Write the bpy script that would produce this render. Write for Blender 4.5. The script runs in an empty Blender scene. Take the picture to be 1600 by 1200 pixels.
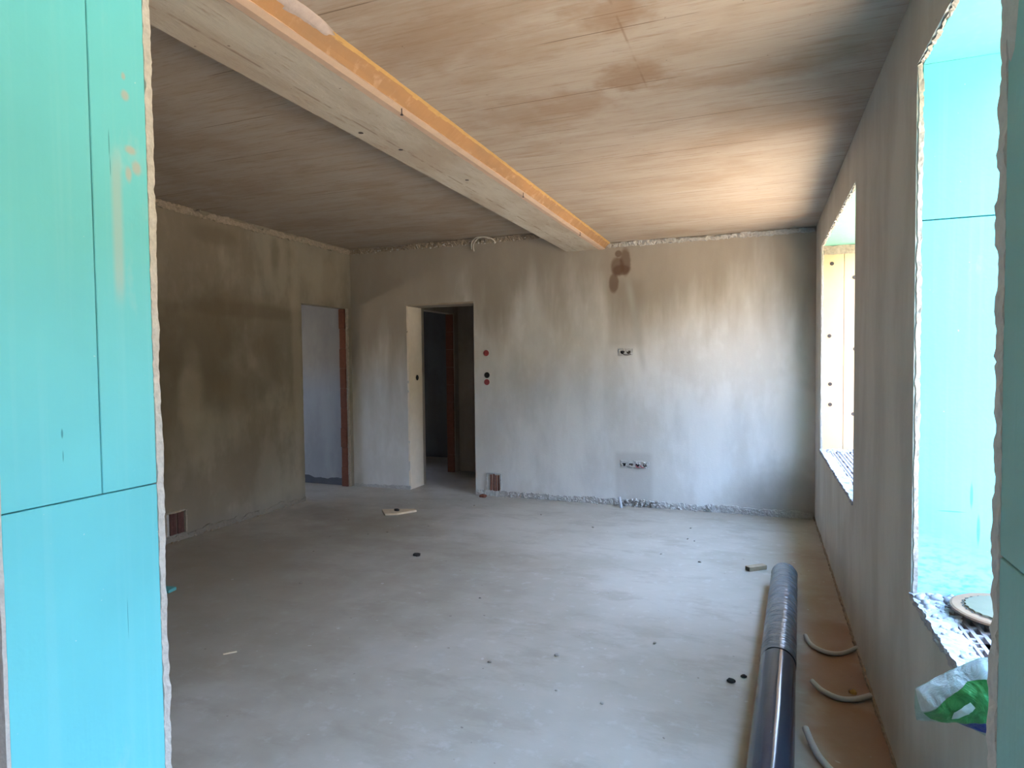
import bpy, bmesh, math, random
from mathutils import Vector, Matrix, noise

C = bpy.context.scene.collection
SC = bpy.context.scene
random.seed(7)

# ------------------------------------------------------------------ camera
cam_d = bpy.data.cameras.new('camera')
cam = bpy.data.objects.new('camera', cam_d)
C.objects.link(cam)
SC.camera = cam
cam_d.sensor_fit = 'HORIZONTAL'
cam_d.sensor_width = 36.0
cam_d.lens = 36.0 * 990.93 / 1600.0
cam_d.clip_start = 0.05
R = [[0.930389402214909, -0.36655824390680675, -0.003257924207571322],
     [0.36641532984199677, 0.9296927549407288, 0.03756587275447475],
     [-0.010741211815781743, -0.03614464323625532, 0.9992888426946698]]
mw = Matrix.Identity(4)
for i in range(3):
    mw[i][0] = R[i][0]
    mw[i][1] = R[i][2]
    mw[i][2] = -R[i][1]
mw[0][3], mw[1][3], mw[2][3] = -0.46889, 0.0, 1.52826
cam.matrix_world = mw

# ------------------------------------------------------------------ sky, sun, exposure
SC.view_settings.view_transform = 'Standard'
SC.view_settings.look = 'None'
SC.view_settings.gamma = 1.0
SC.view_settings.use_curve_mapping = False
SC.view_settings.exposure = 3.48

w = bpy.data.worlds.new('sky')
SC.world = w
w.use_nodes = True
wn = w.node_tree
wn.nodes.clear()
wo = wn.nodes.new('ShaderNodeOutputWorld')
bg = wn.nodes.new('ShaderNodeBackground')
tc = wn.nodes.new('ShaderNodeTexCoord')
sp = wn.nodes.new('ShaderNodeSeparateXYZ')
cr = wn.nodes.new('ShaderNodeValToRGB')
cr.color_ramp.elements[0].position = 0.0
cr.color_ramp.elements[0].color = (0.72, 0.86, 1.12, 1)
cr.color_ramp.elements[1].position = 0.8
cr.color_ramp.elements[1].color = (0.42, 0.66, 1.15, 1)
wn.links.new(tc.outputs['Generated'], sp.inputs[0])
wn.links.new(sp.outputs['Z'], cr.inputs[0])
wn.links.new(cr.outputs[0], bg.inputs['Color'])
bg.inputs['Strength'].default_value = 1.7
wn.links.new(bg.outputs[0], wo.inputs['Surface'])

sun_d = bpy.data.lights.new('sun', 'SUN')
sun = bpy.data.objects.new('sun', sun_d)
C.objects.link(sun)
sun_d.energy = 7.0
sun_d.angle = math.radians(0.6)
sun_d.color = (1.0, 0.93, 0.82)
_el, _az = math.radians(52), math.radians(-20)          # from behind the house (+Y), a little to the left
sdir = Vector((math.sin(_az) * math.cos(_el), math.cos(_az) * math.cos(_el), math.sin(_el)))
sun.rotation_euler = sdir.to_track_quat('Z', 'Y').to_euler()

# ------------------------------------------------------------------ room numbers (metres)
D = 6.582        # back wall
XL = -5.19       # left wall
YI, YO = 1.20, 0.81   # inner and outer face of the front wall
JL, JR = -1.925, -0.129   # faces of the opening's two reveals
ZR, ZL = 2.75, 2.92   # right slab, left slab
SILL, HEAD = 0.735, 2.477
W1 = (1.34, 2.445)
W2 = (3.92, 6.03)
WT = 0.41        # right wall thickness


# ------------------------------------------------------------------ material helpers
class Mat:
    def __init__(s, name):
        s.m = bpy.data.materials.new(name)
        s.m.use_nodes = True
        s.t = s.m.node_tree
        s.t.nodes.clear()
        s.out = s.t.nodes.new('ShaderNodeOutputMaterial')
        s.b = s.t.nodes.new('ShaderNodeBsdfPrincipled')
        s.t.links.new(s.b.outputs[0], s.out.inputs[0])
        g = s.t.nodes.new('ShaderNodeNewGeometry')
        s.pos = g.outputs['Position']
        s._sep = None

    def link(s, a, inp):
        if hasattr(a, 'is_output'):
            s.t.links.new(a, inp)
        else:
            inp.default_value = a

    def xyz(s, i):
        if s._sep is None:
            s._sep = s.t.nodes.new('ShaderNodeSeparateXYZ')
            s.t.links.new(s.pos, s._sep.inputs[0])
        return s._sep.outputs[i]

    def vec(s, scale=(1, 1, 1), off=(0, 0, 0)):
        n = s.t.nodes.new('ShaderNodeMapping')
        s.t.links.new(s.pos, n.inputs[0])
        n.inputs['Scale'].default_value = scale
        n.inputs['Location'].default_value = off
        return n.outputs[0]

    def noise(s, scale, detail=4, stretch=(1, 1, 1), off=(0, 0, 0), rough=0.55, dist=0.0):
        n = s.t.nodes.new('ShaderNodeTexNoise')
        n.inputs['Scale'].default_value = scale
        n.inputs['Detail'].default_value = detail
        n.inputs['Roughness'].default_value = rough
        n.inputs['Distortion'].default_value = dist
        s.t.links.new(s.vec(stretch, off), n.inputs['Vector'])
        return n.outputs[0]

    def ss(s, v, a, b, lo=0.0, hi=1.0):
        n = s.t.nodes.new('ShaderNodeMapRange')
        n.interpolation_type = 'SMOOTHSTEP'
        s.link(v, n.inputs['Value'])
        n.inputs['From Min'].default_value = a
        n.inputs['From Max'].default_value = b
        n.inputs['To Min'].default_value = lo
        n.inputs['To Max'].default_value = hi
        return n.outputs[0]

    def op(s, o, a, b=0.0, c=0.0):
        n = s.t.nodes.new('ShaderNodeMath')
        n.operation = o
        s.link(a, n.inputs[0])
        s.link(b, n.inputs[1])
        s.link(c, n.inputs[2])
        return n.outputs[0]

    def band(s, v, lo, hi, soft):
        return s.op('MULTIPLY', s.ss(v, lo - soft, lo + soft), s.ss(v, hi - soft, hi + soft, 1, 0))

    def blob(s, c, r, soft=0.35, wob=0.3, wscale=6):
        """soft ellipse of wear around point c with radii r, edge broken by noise"""
        n = s.t.nodes.new('ShaderNodeMapping')
        s.t.links.new(s.pos, n.inputs[0])
        n.inputs['Scale'].default_value = tuple(1.0 / x for x in r)
        n.inputs['Location'].default_value = tuple(-c[i] / r[i] for i in range(3))
        l = s.t.nodes.new('ShaderNodeVectorMath')
        l.operation = 'LENGTH'
        s.t.links.new(n.outputs[0], l.inputs[0])
        d = l.outputs['Value']
        if wob:
            d = s.op('ADD', d, s.op('MULTIPLY', s.op('SUBTRACT', s.noise(wscale, 3), 0.5), wob * 2))
        return s.ss(d, 1 - soft, 1 + soft, 1, 0)

    def mix(s, f, a, b, mode='MIX'):
        n = s.t.nodes.new('ShaderNodeMix')
        n.data_type = 'RGBA'
        n.blend_type = mode
        s.link(f, n.inputs[0])
        for v, k in ((a, 6), (b, 7)):
            if hasattr(v, 'is_output'):
                s.t.links.new(v, n.inputs[k])
            else:
                n.inputs[k].default_value = (v[0], v[1], v[2], 1)
        return n.outputs[2]

    def done(s, col, rough=0.9, bump=None, bs=0.3, bd=0.01, spec=0.3):
        if hasattr(col, 'is_output'):
            s.t.links.new(col, s.b.inputs['Base Color'])
        else:
            s.b.inputs['Base Color'].default_value = (col[0], col[1], col[2], 1)
        s.link(rough, s.b.inputs['Roughness'])
        s.b.inputs['Specular IOR Level'].default_value = spec
        if bump is not None:
            n = s.t.nodes.new('ShaderNodeBump')
            n.inputs['Strength'].default_value = bs
            n.inputs['Distance'].default_value = bd
            s.t.links.new(bump, n.inputs['Height'])
            s.t.links.new(n.outputs[0], s.b.inputs['Normal'])
        return s.m


def simple(name, col, rough=0.8, var=0.15, scale=30, spec=0.3, bd=0.004):
    m = Mat(name)
    n = m.noise(scale, 4)
    c = m.mix(n, tuple(x * (1 - var) for x in col), tuple(min(1, x * (1 + var)) for x in col))
    return m.done(c, rough, n, 0.4, bd, spec)


def plaster(name, seed, base=(0.40, 0.395, 0.375), damp=(0.255, 0.215, 0.165), extra=None, amount=0.5):
    m = Mat(name)
    o = (seed * 3.1, seed * 1.7, seed * 2.3)
    n1 = m.noise(1.1, 5, (1, 1, 0.75), o, 0.6)
    n2 = m.noise(3.2, 4, (1, 1, 0.35), o, 0.55)
    n3 = m.noise(14, 5, (1, 1, 0.6), o)
    c = m.mix(m.ss(n2, 0.35, 0.7), base, tuple(x * 0.84 for x in base))
    d = m.op('ADD', n1, m.op('MULTIPLY', m.op('SUBTRACT', n2, 0.5), 0.45))
    c = m.mix(m.op('MULTIPLY', m.ss(d, 0.50 - 0.06, 0.58), amount), c, damp)
    c = m.mix(m.op('MULTIPLY', m.ss(n3, 0.5, 0.75), 0.12), c, tuple(min(1, x * 1.25) for x in base))
    if extra:
        c = extra(m, c)
    fine = m.noise(60, 6, (1, 1, 1), o)
    h = m.op('ADD', m.op('MULTIPLY', n2, 2.0), m.op('MULTIPLY', fine, 0.25))
    return m.done(c, 0.92, h, 0.35, 0.012, 0.2)


DAMP = (0.235, 0.195, 0.145)


def back_extra(m, c):
    z, x = m.xyz(2), m.xyz(0)
    # damp upper zone with a ragged, finger-like lower edge
    n = m.noise(2.3, 4, (1, 1, 0.25), (4, 1, 2))
    n2 = m.noise(7, 3, (1, 1, 0.12), (1, 7, 2))
    e = m.op('ADD', z, m.op('ADD', m.op('MULTIPLY', m.op('SUBTRACT', n, 0.5), 1.7),
                            m.op('MULTIPLY', m.op('SUBTRACT', n2, 0.5), 0.65)))
    c = m.mix(m.op('MULTIPLY', m.op('MAXIMUM', m.ss(e, 1.62, 2.50), m.op('MULTIPLY', m.ss(m.op('ADD', x, m.op('MULTIPLY', m.noise(1.9, 4, (1, 1, 0.6), (6, 1, 8)), 2.2)), -2.3, -3.1), m.ss(e, 0.9, 1.9))), 0.72), c, (0.265, 0.215, 0.155))
    # patched chase below the stain
    chase = m.op('MULTIPLY', m.band(x, -1.97, -1.60, 0.05), m.band(z, 1.66, 2.35, 0.06))
    c = m.mix(m.op('MULTIPLY', chase, 0.35), c, (0.24, 0.20, 0.16))
    chase2 = m.op('MULTIPLY', m.band(x, -1.90, -1.52, 0.03), m.band(z, 0.05, 0.56, 0.03))
    c = m.mix(m.op('MULTIPLY', chase2, 0.35), c, (0.34, 0.32, 0.30))
    # light trowel streak that leans right as it falls
    lx = m.op('SUBTRACT', x, m.op('MULTIPLY_ADD', z, -0.17, -1.36))
    st = m.op('MULTIPLY', m.band(lx, -0.03, 0.03, 0.03), m.band(z, 1.45, 2.35, 0.12))
    c = m.mix(m.op('MULTIPLY', st, 0.55), c, (0.43, 0.42, 0.39))
    # rusty hook-shaped stain under the beam end
    for cc, rr in (((-1.87, D, 2.50), (0.07, 1, 0.10)), ((-1.79, D, 2.54), (0.055, 1, 0.14)),
                   ((-1.83, D, 2.46), (0.09, 1, 0.055)), ((-1.91, D, 2.33), (0.05, 1, 0.10)),
                   ((-1.86, D, 2.63), (0.035, 1, 0.035))):
        c = m.mix(m.op('MULTIPLY', m.blob(cc, rr, 0.25, 0.15, 14), 0.7), c, (0.13, 0.075, 0.05))
    # darker foot by the right corner
    c = m.mix(m.op('MULTIPLY', m.blob((-0.1, D, 0.05), (0.55, 1, 0.45), 0.5, 0.4, 4), 0.5), c, (0.2, 0.19, 0.18))
    return c


def left_extra(m, c):
    y, z = m.xyz(1), m.xyz(2)
    n = m.noise(3.0, 4, (1, 1, 1), (2, 2, 9))
    for cc, rr, k in (((XL, 4.35, 1.75), (1, 0.55, 0.45), 0.75), ((XL, 4.9, 2.05), (1, 0.9, 0.07), 0.6),
                      ((XL, 4.6, 1.3), (1, 0.45, 0.22), 0.6), ((XL, 3.9, 1.0), (1, 0.35, 0.5), 0.45),
                      ((XL, 5.15, 1.55), (1, 0.18, 0.3), 0.45), ((XL, 5.28, 2.62), (1, 0.07, 0.18), 0.6),
                      ((XL, 5.0, 0.55), (1, 0.4, 0.3), 0.3), ((XL, 4.5, 2.72), (1, 0.25, 0.08), 0.5)):
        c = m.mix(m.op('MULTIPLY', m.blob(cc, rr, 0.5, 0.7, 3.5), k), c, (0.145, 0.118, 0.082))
    # dry strip over the door's left side
    for cc, rr in (((XL, 5.58, 1.6), (1, 0.07, 1.3)), ((XL, 6.1, 2.5), (1, 0.35, 0.25)), ((XL, 4.2, 1.25), (1, 0.12, 0.35))):
        c = m.mix(m.op('MULTIPLY', m.blob(cc, rr, 0.5, 0.5, 5), 0.5), c, (0.34, 0.30, 0.235))
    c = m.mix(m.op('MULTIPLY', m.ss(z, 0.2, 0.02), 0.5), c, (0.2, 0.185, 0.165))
    return c


M_BACK = plaster('plaster_back', 1, (0.68, 0.67, 0.645), (0.56, 0.535, 0.49), back_extra, 0.5)
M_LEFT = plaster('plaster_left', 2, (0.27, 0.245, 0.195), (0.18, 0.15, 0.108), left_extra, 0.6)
M_RIGHT = plaster('plaster_right', 3, (0.65, 0.64, 0.59), (0.52, 0.49, 0.43), None, 0.4)
M_FRONT = plaster('plaster_front', 4, (0.37, 0.36, 0.335), (0.28, 0.25, 0.21))
M_HALL = plaster('plaster_hall', 5, (0.36, 0.31, 0.25), (0.26, 0.21, 0.16), None, 0.4)
M_SIDE = plaster('plaster_side_room', 6, (0.36, 0.37, 0.38), (0.27, 0.28, 0.30), None, 0.4)
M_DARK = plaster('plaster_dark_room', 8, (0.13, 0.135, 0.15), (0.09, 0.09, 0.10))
M_REVEAL = simple('pale_reveal_plaster', (0.80, 0.71, 0.59), 0.9, 0.12, 9)
M_CRUST = simple('broken_plaster', (0.46, 0.45, 0.43), 0.95, 0.35, 45, 0.2, 0.02)
M_CRUSTD = simple('broken_mortar_brown', (0.33, 0.28, 0.22), 0.95, 0.45, 45, 0.2, 0.02)
M_EDGE = simple('cream_plaster_edge', (0.50, 0.47, 0.42), 0.95, 0.35, 60, 0.2, 0.01)
M_WEDGE = simple('dim_plaster_edge', (0.42, 0.39, 0.34), 0.95, 0.5, 60, 0.2, 0.01)
M_CEMENT = simple('grey_cement_edge', (0.74, 0.66, 0.62), 0.95, 0.2, 40, 0.2, 0.01)
M_BRICK = simple('red_clay', (0.17, 0.068, 0.045), 0.9, 0.3, 25, 0.2, 0.01)
M_BRICKD = simple('dull_red_clay', (0.22, 0.105, 0.08), 0.9, 0.4, 25, 0.2, 0.01)
M_BRICKX = simple('deep_red_clay', (0.10, 0.05, 0.045), 0.9, 0.4, 25, 0.2, 0.01)
M_SILL = simple('dusty_hollow_clay', (0.36, 0.32, 0.32), 0.95, 0.15, 40, 0.2, 0.006)
M_SLOT = simple('clay_in_shade', (0.20, 0.13, 0.11), 0.95, 0.2, 40, 0.1)
M_WHITE = simple('white_mortar', (0.42, 0.42, 0.45), 0.95, 0.12, 35, 0.2, 0.012)


def ceiling_mat(name, seed, dk=1.0, seams=True):
    m = Mat(name)
    o = (seed * 2.7, seed * 5.1, 0)
    x, y = m.xyz(0), m.xyz(1)
    st = m.noise(1.3, 6, (1.0, 7.0, 1), o, 0.6)           # streaks of the formwork boards, along X
    bl = m.noise(1.6, 5, (0.8, 1.4, 1), o, 0.6)
    fi = m.noise(7, 6, (0.35, 6, 1), o, 0.7)
    base = (0.50, 0.415, 0.325)
    tan = (0.36, 0.245, 0.155)
    pale = (0.56, 0.49, 0.41)
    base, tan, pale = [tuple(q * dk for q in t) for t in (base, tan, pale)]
    c = m.mix(m.ss(st, 0.30, 0.75), tuple(q * 0.97 for q in base), tuple(q * 0.95 for q in pale))
    c = m.mix(m.op('MULTIPLY', m.ss(bl, 0.47, 0.62), 0.38), c, tan)
    c = m.mix(m.op('MULTIPLY', m.ss(fi, 0.54, 0.66), 0.5), c, tan)
    gr = m.noise(22, 5, (0.3, 3.5, 1), o, 0.7)
    c = m.mix(m.op('MULTIPLY', m.ss(gr, 0.52, 0.68), 0.35), c, tuple(q * 0.8 for q in tan))
    c = m.mix(m.op('MULTIPLY', m.ss(gr, 0.46, 0.34), 0.3), c, pale)
    if seams:
        # board joints every half metre, broken here and there, and a few short scratches
        fr = m.op('FRACT', m.op('DIVIDE', m.op('ADD', y, 0.12), 0.497))
        ln = m.op('MULTIPLY', m.ss(fr, 0.018, 0.004), m.ss(m.noise(1.7, 3, (1, 6, 1), o), 0.47, 0.60))
        fr2 = m.op('FRACT', m.op('DIVIDE', m.op('ADD', y, 0.31), 0.171))
        ln2 = m.op('MULTIPLY', m.ss(fr2, 0.03, 0.008), m.ss(m.noise(3.1, 3, (0.9, 9, 1), (seed, 3, 1)), 0.57, 0.62))
        c = m.mix(m.op('MULTIPLY', m.op('MAXIMUM', ln, ln2), 0.85), c, (0.13, 0.085, 0.055))
    # pits
    v = m.noise(34, 2, (1, 1, 1), o)
    c = m.mix(m.op('MULTIPLY', m.ss(v, 0.74, 0.80), 0.6), c, (0.16, 0.11, 0.075))
    if seed == 1:
        for cc, rr, k in (((-0.98, 2.78, ZR), (0.13, 0.12, 1), 0.75), ((-0.97, 2.25, ZR), (0.12, 0.13, 1), 0.7),
                          ((-1.32, 2.95, ZR), (0.16, 0.12, 1), 0.35), ((-1.6, 2.2, ZR), (0.3, 0.18, 1), 0.3),
                          ((-1.5, 3.0, ZR), (0.35, 0.2, 1), 0.35), ((-0.5, 2.95, ZR), (0.35, 0.1, 1), 0.4)):
            c = m.mix(m.op('MULTIPLY', m.blob(cc, rr, 0.55, 1.1, 9), k * 0.8), c, (0.25, 0.14, 0.07))
        xl = m.op('MULTIPLY', m.band(x, -0.958, -0.950, 0.004), m.band(y, 2.18, 2.92, 0.03))
        c = m.mix(m.op('MULTIPLY', m.op('MULTIPLY', xl, m.ss(m.noise(7, 3), 0.42, 0.6)), 0.5), c, (0.2, 0.12, 0.07))
    h = m.op('ADD', st, m.op('MULTIPLY', fi, 0.5))
    return m.done(c, 0.85, h, 0.3, 0.01, 0.25)


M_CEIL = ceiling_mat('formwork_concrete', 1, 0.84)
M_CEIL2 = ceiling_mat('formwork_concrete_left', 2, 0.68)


def beam_mat():
    m = Mat('beam_concrete')
    n = m.noise(1.8, 6, (3.0, 0.8, 1), (3, 1, 0), 0.6)
    f = m.noise(9, 5, (4, 0.8, 1), (1, 2, 0), 0.6)
    c = m.mix(m.ss(n, 0.35, 0.65), (0.40, 0.34, 0.265), (0.49, 0.455, 0.375))
    c = m.mix(m.op('MULTIPLY', m.ss(f, 0.57, 0.72), 0.55), c, (0.30, 0.215, 0.15))
    x = m.xyz(0)
    seam = m.op('MULTIPLY', m.band(x, -2.305, -2.297, 0.006), m.ss(m.noise(5, 3, (0, 1, 0), (1, 1, 1)), 0.42, 0.55))
    c = m.mix(m.op('MULTIPLY', seam, 0.7), c, (0.16, 0.10, 0.065))
    v = m.noise(26, 2)
    c = m.mix(m.op('MULTIPLY', m.ss(v, 0.72, 0.78), 0.8), c, (0.10, 0.07, 0.05))
    return m.done(c, 0.85, m.op('ADD', n, f), 0.3, 0.01, 0.25)


M_BEAM = beam_mat()
M_PEACH = simple('peach_cement_skim', (0.62, 0.45, 0.325), 0.85, 0.12, 12)


def foam_mat():
    m = Mat('orange_foam_board')
    n = m.noise(3, 4, (2, 0.7, 2))
    f = m.noise(14, 4)
    c = m.mix(m.ss(n, 0.35, 0.65), (0.38, 0.21, 0.095), (0.31, 0.185, 0.095))
    c = m.mix(m.op('MULTIPLY', m.ss(f, 0.55, 0.70), 0.6), c, (0.50, 0.33, 0.21))
    return m.done(c, 0.8, f, 0.3, 0.006)


M_FOAM = foam_mat()
M_PATCH = simple('grey_mortar_patch', (0.44, 0.375, 0.34), 0.95, 0.2, 25, 0.2, 0.01)
M_FOAMY = simple('yellow_foam_edge', (0.48, 0.30, 0.11), 0.8, 0.2, 25)


def xps(name, col=(0.145, 0.56, 0.595), axis=2):
    m = Mat(name)
    rib = m.noise(38, 2, (1, 1, 0.02), (1, 1, 1))
    n = m.noise(1.4, 4, (1, 1, 1))
    c = m.mix(m.ss(n, 0.3, 0.7), tuple(x * 0.93 for x in col), tuple(x * 1.05 for x in col))
    c = m.mix(m.op('MULTIPLY', m.ss(rib, 0.5, 0.75), 0.12), c, (0.30, 0.66, 0.66))
    sc = m.noise(4.5, 5, (1, 1, 0.45), (3, 7, 1), 0.65)
    c = m.mix(m.op('MULTIPLY', m.ss(sc, 0.62, 0.74), 0.35), c, (0.42, 0.60, 0.58))
    d = m.noise(55, 2, (1, 1, 1))
    c = m.mix(m.op('MULTIPLY', m.ss(d, 0.755, 0.80), 0.8), c, (0.45, 0.66, 0.66))
    return m, c, m.op('ADD', m.op('MULTIPLY', rib, 0.5), m.op('MULTIPLY', d, 0.4))


SCRATCH = [((JL, 1.0795, 2.060), (1, 0.0012, 0.030)), ((JL, 1.0810, 2.005), (1, 0.0009, 0.022)), ((JL, 1.0880, 0.905), (1, 0.0007, 0.045)), ((JL, 0.946, 1.377), (1, 0.0022, 0.010)), ((JL, 0.9465, 1.326), (1, 0.0010, 0.012))]
_m, _c, _h = xps('turquoise_foam_board')
# grey mortar smear and grey-brown daubs on the left reveal
_y, _z = _m.xyz(1), _m.xyz(2)
_sm = _m.op('MULTIPLY', _m.band(_y, 1.083, 1.108, 0.008), _m.band(_z, 1.70, 2.03, 0.05))
_sm = _m.op('MULTIPLY', _sm, _m.ss(_m.xyz(0), -1.5, -1.6))
_c = _m.mix(_m.op('MULTIPLY', _sm, 0.6), _c, (0.40, 0.48, 0.44))
for cc, rr in (((JL, 1.125, 2.19), (1, 0.010, 0.012)), ((JL, 1.135, 2.06), (1, 0.014, 0.010)), ((JL, 1.15, 2.02), (1, 0.012, 0.016)),
               ((JL, 1.128, 2.00), (1, 0.008, 0.018)), ((JL, 1.122, 2.235), (1, 0.005, 0.008))):
    _c = _m.mix(_m.op('MULTIPLY', _m.blob(cc, rr, 0.5, 0.3, 60), 0.75), _c, (0.46, 0.42, 0.36))
for cc, rr in SCRATCH:
    _c = _m.mix(_m.op('MULTIPLY', _m.blob(cc, rr, 0.35, 0.12, 40), 0.8), _c, (0.03, 0.20, 0.23))
M_XPS = _m.done(_c, 0.62, _h, 0.35, 0.004, 0.3)
_m, _c, _h = xps('dull_turquoise_board', (0.36, 0.62, 0.59))
M_XPSR = _m.done(_c, 0.7, _h, 0.35, 0.004, 0.3)
_m, _c, _h = xps('warm_lit_soffit_board', (0.17, 0.44, 0.33))
M_XPSG = _m.done(_c, 0.6, _h, 0.3, 0.003, 0.3)  # turquoise board greened: the warm, overexposed light is put into its colour
_m, _c, _h = xps('turquoise_board_dusty')
# lower part of the near window's reveal dusted with whitish mortar
_f = _m.op('MULTIPLY', _m.op('MULTIPLY', _m.ss(_m.op('ADD', _m.xyz(2), _m.op('MULTIPLY', _m.xyz(0), 0.45)), 1.02, 0.80),
                            _m.ss(_m.noise(30, 4, (1, 1, 3)), 0.3, 0.6)), 0.75)
_c = _m.mix(_f, _c, (0.42, 0.45, 0.55))
for cc, rr in (((0.165, W1[1], 1.075), (0.004, 1, 0.040)), ((0.185, W1[1], 0.965), (0.0045, 1, 0.045)), ((0.11, W1[1], 1.02), (0.035, 1, 0.002))):
    _c = _m.mix(_m.op('MULTIPLY', _m.blob(cc, rr, 0.35, 0.12, 40), 0.8), _c, (0.04, 0.16, 0.20))
M_XPSD = _m.done(_c, 0.62, _h, 0.35, 0.004, 0.3)
M_PEACHB = simple('peach_foam_board', (0.57, 0.39, 0.225), 0.75, 0.08, 8, 0.3, 0.003)


def floor_mat():
    m = Mat('floor_screed')
    x, y = m.xyz(0), m.xyz(1)
    n1 = m.noise(0.8, 5, (1, 1, 1), (2, 3, 0), 0.6)
    n2 = m.noise(2.6, 6, (0.8, 1.6, 1), (5, 1, 0), 0.65)
    n3 = m.noise(13, 6, (1, 1, 1), (1, 1, 0), 0.6)
    c = m.mix(m.ss(n1, 0.35, 0.68), (0.39, 0.355, 0.295), (0.48, 0.445, 0.385))
    c = m.mix(m.op('MULTIPLY', m.ss(n2, 0.48, 0.66), 0.6), c, (0.33, 0.29, 0.235))
    c = m.mix(m.op('MULTIPLY', m.ss(n3, 0.55, 0.70), 0.35), c, (0.54, 0.53, 0.50))
    # trodden brown dirt in front of the door wall
    for cc, rr, k in (((-3.85, 5.0, 0), (0.55, 0.35, 1), 0.6), ((-3.5, 4.5, 0), (0.4, 0.12, 1), 0.35), ((-4.4, 5.3, 0), (0.6, 0.3, 1), 0.5),
                      ((-2.3, 4.6, 0), (0.9, 0.22, 1), 0.25), ((-4.3, 3.7, 0), (0.6, 0.7, 1), 0.4), ((-4.4, 2.9, 0), (2.0, 2.2, 1), 0.62)):
        c = m.mix(m.op('MULTIPLY', m.blob(cc, rr, 0.6, 0.6, 3), k), c, (0.235, 0.195, 0.14))
    # red-brown dust along the right wall
    for cc, rr, k in (((-0.13, 3.35, 0), (0.17, 0.3, 1), 0.85), ((-0.1, 2.8, 0), (0.20, 0.35, 1), 0.8), ((-0.2, 4.1, 0), (0.2, 0.5, 1), 0.5),
                      ((-0.1, 3.8, 0), (0.14, 0.25, 1), 0.6), ((-0.15, 5.0, 0), (0.15, 0.7, 1), 0.35), ((-0.05, 2.1, 0), (0.2, 0.4, 1), 0.7)):
        c = m.mix(m.op('MULTIPLY', m.blob(cc, rr, 0.5, 0.5, 5), k), c, (0.28, 0.135, 0.075))
    # the roll's soft brown shadow on its left, painted into the floor
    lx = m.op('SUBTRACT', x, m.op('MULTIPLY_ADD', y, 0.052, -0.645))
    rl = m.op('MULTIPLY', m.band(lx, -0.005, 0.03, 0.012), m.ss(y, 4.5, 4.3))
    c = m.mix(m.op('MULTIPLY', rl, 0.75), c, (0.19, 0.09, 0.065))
    # scattered dark specks
    v = m.noise(26, 1, (1, 1, 1), (9, 2, 0))
    c = m.mix(m.op('MULTIPLY', m.ss(v, 0.775, 0.80), 0.7), c, (0.15, 0.12, 0.10))
    v = m.noise(18, 1, (1, 1, 1), (4, 8, 0))
    c = m.mix(m.op('MULTIPLY', m.ss(v, 0.76, 0.79), 0.5), c, (0.58, 0.57, 0.56))
    rough = m.ss(n1, 0.3, 0.7, 0.62, 0.48)
    h = m.op('ADD', n2, m.op('MULTIPLY', n3, 0.4))
    return m.done(c, rough, h, 0.22, 0.008, 0.45)


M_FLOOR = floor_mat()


# ------------------------------------------------------------------ mesh helpers
def obj(name, bm, m, parent=None, smooth=False):
    me = bpy.data.meshes.new(name)
    bmesh.ops.recalc_face_normals(bm, faces=bm.faces[:])
    bm.to_mesh(me)
    bm.free()
    if smooth:
        for p in me.polygons:
            p.use_smooth = True
    o = bpy.data.objects.new(name, me)
    me.materials.append(m)
    C.objects.link(o)
    if parent:
        put(o, parent)
    return o


def put(o, parent):
    """parent o keeping where it stands (things are empties without rotation)"""
    o.parent = parent
    off = Vector((0, 0, 0))
    p = parent
    while p is not None:
        off += p.location
        p = p.parent
    if o.type == 'MESH' and o.location.length == 0 and not o.get('local'):
        o.location = -off
    return o


def empty(name, loc=(0, 0, 0)):
    o = bpy.data.objects.new(name, None)
    o.location = loc
    o.empty_display_size = 0.05
    C.objects.link(o)
    return o


def tag(o, label, cat, group=None):
    o['label'] = label
    o['category'] = cat
    if group:
        o['group'] = group
    return o


def struct(o):
    o['kind'] = 'structure'
    return o


def box(bm, a, b, bev=0.0):
    x0, y0, z0 = a
    x1, y1, z1 = b
    vs = [bm.verts.new(p) for p in ((x0, y0, z0), (x1, y0, z0), (x1, y1, z0), (x0, y1, z0),
                                    (x0, y0, z1), (x1, y0, z1), (x1, y1, z1), (x0, y1, z1))]
    fs = [bm.faces.new([vs[i] for i in f]) for f in ((3, 2, 1, 0), (4, 5, 6, 7), (0, 1, 5, 4), (1, 2, 6, 5), (2, 3, 7, 6), (3, 0, 4, 7))]
    if bev:
        es = {e for f in fs for e in f.edges}
        bmesh.ops.bevel(bm, geom=list(es), offset=bev, segments=1, affect='EDGES', profile=0.5)


def boxes(*bs):
    bm = bmesh.new()
    for b in bs:
        box(bm, b[0], b[1], b[2] if len(b) > 2 else 0)
    return bm


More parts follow.
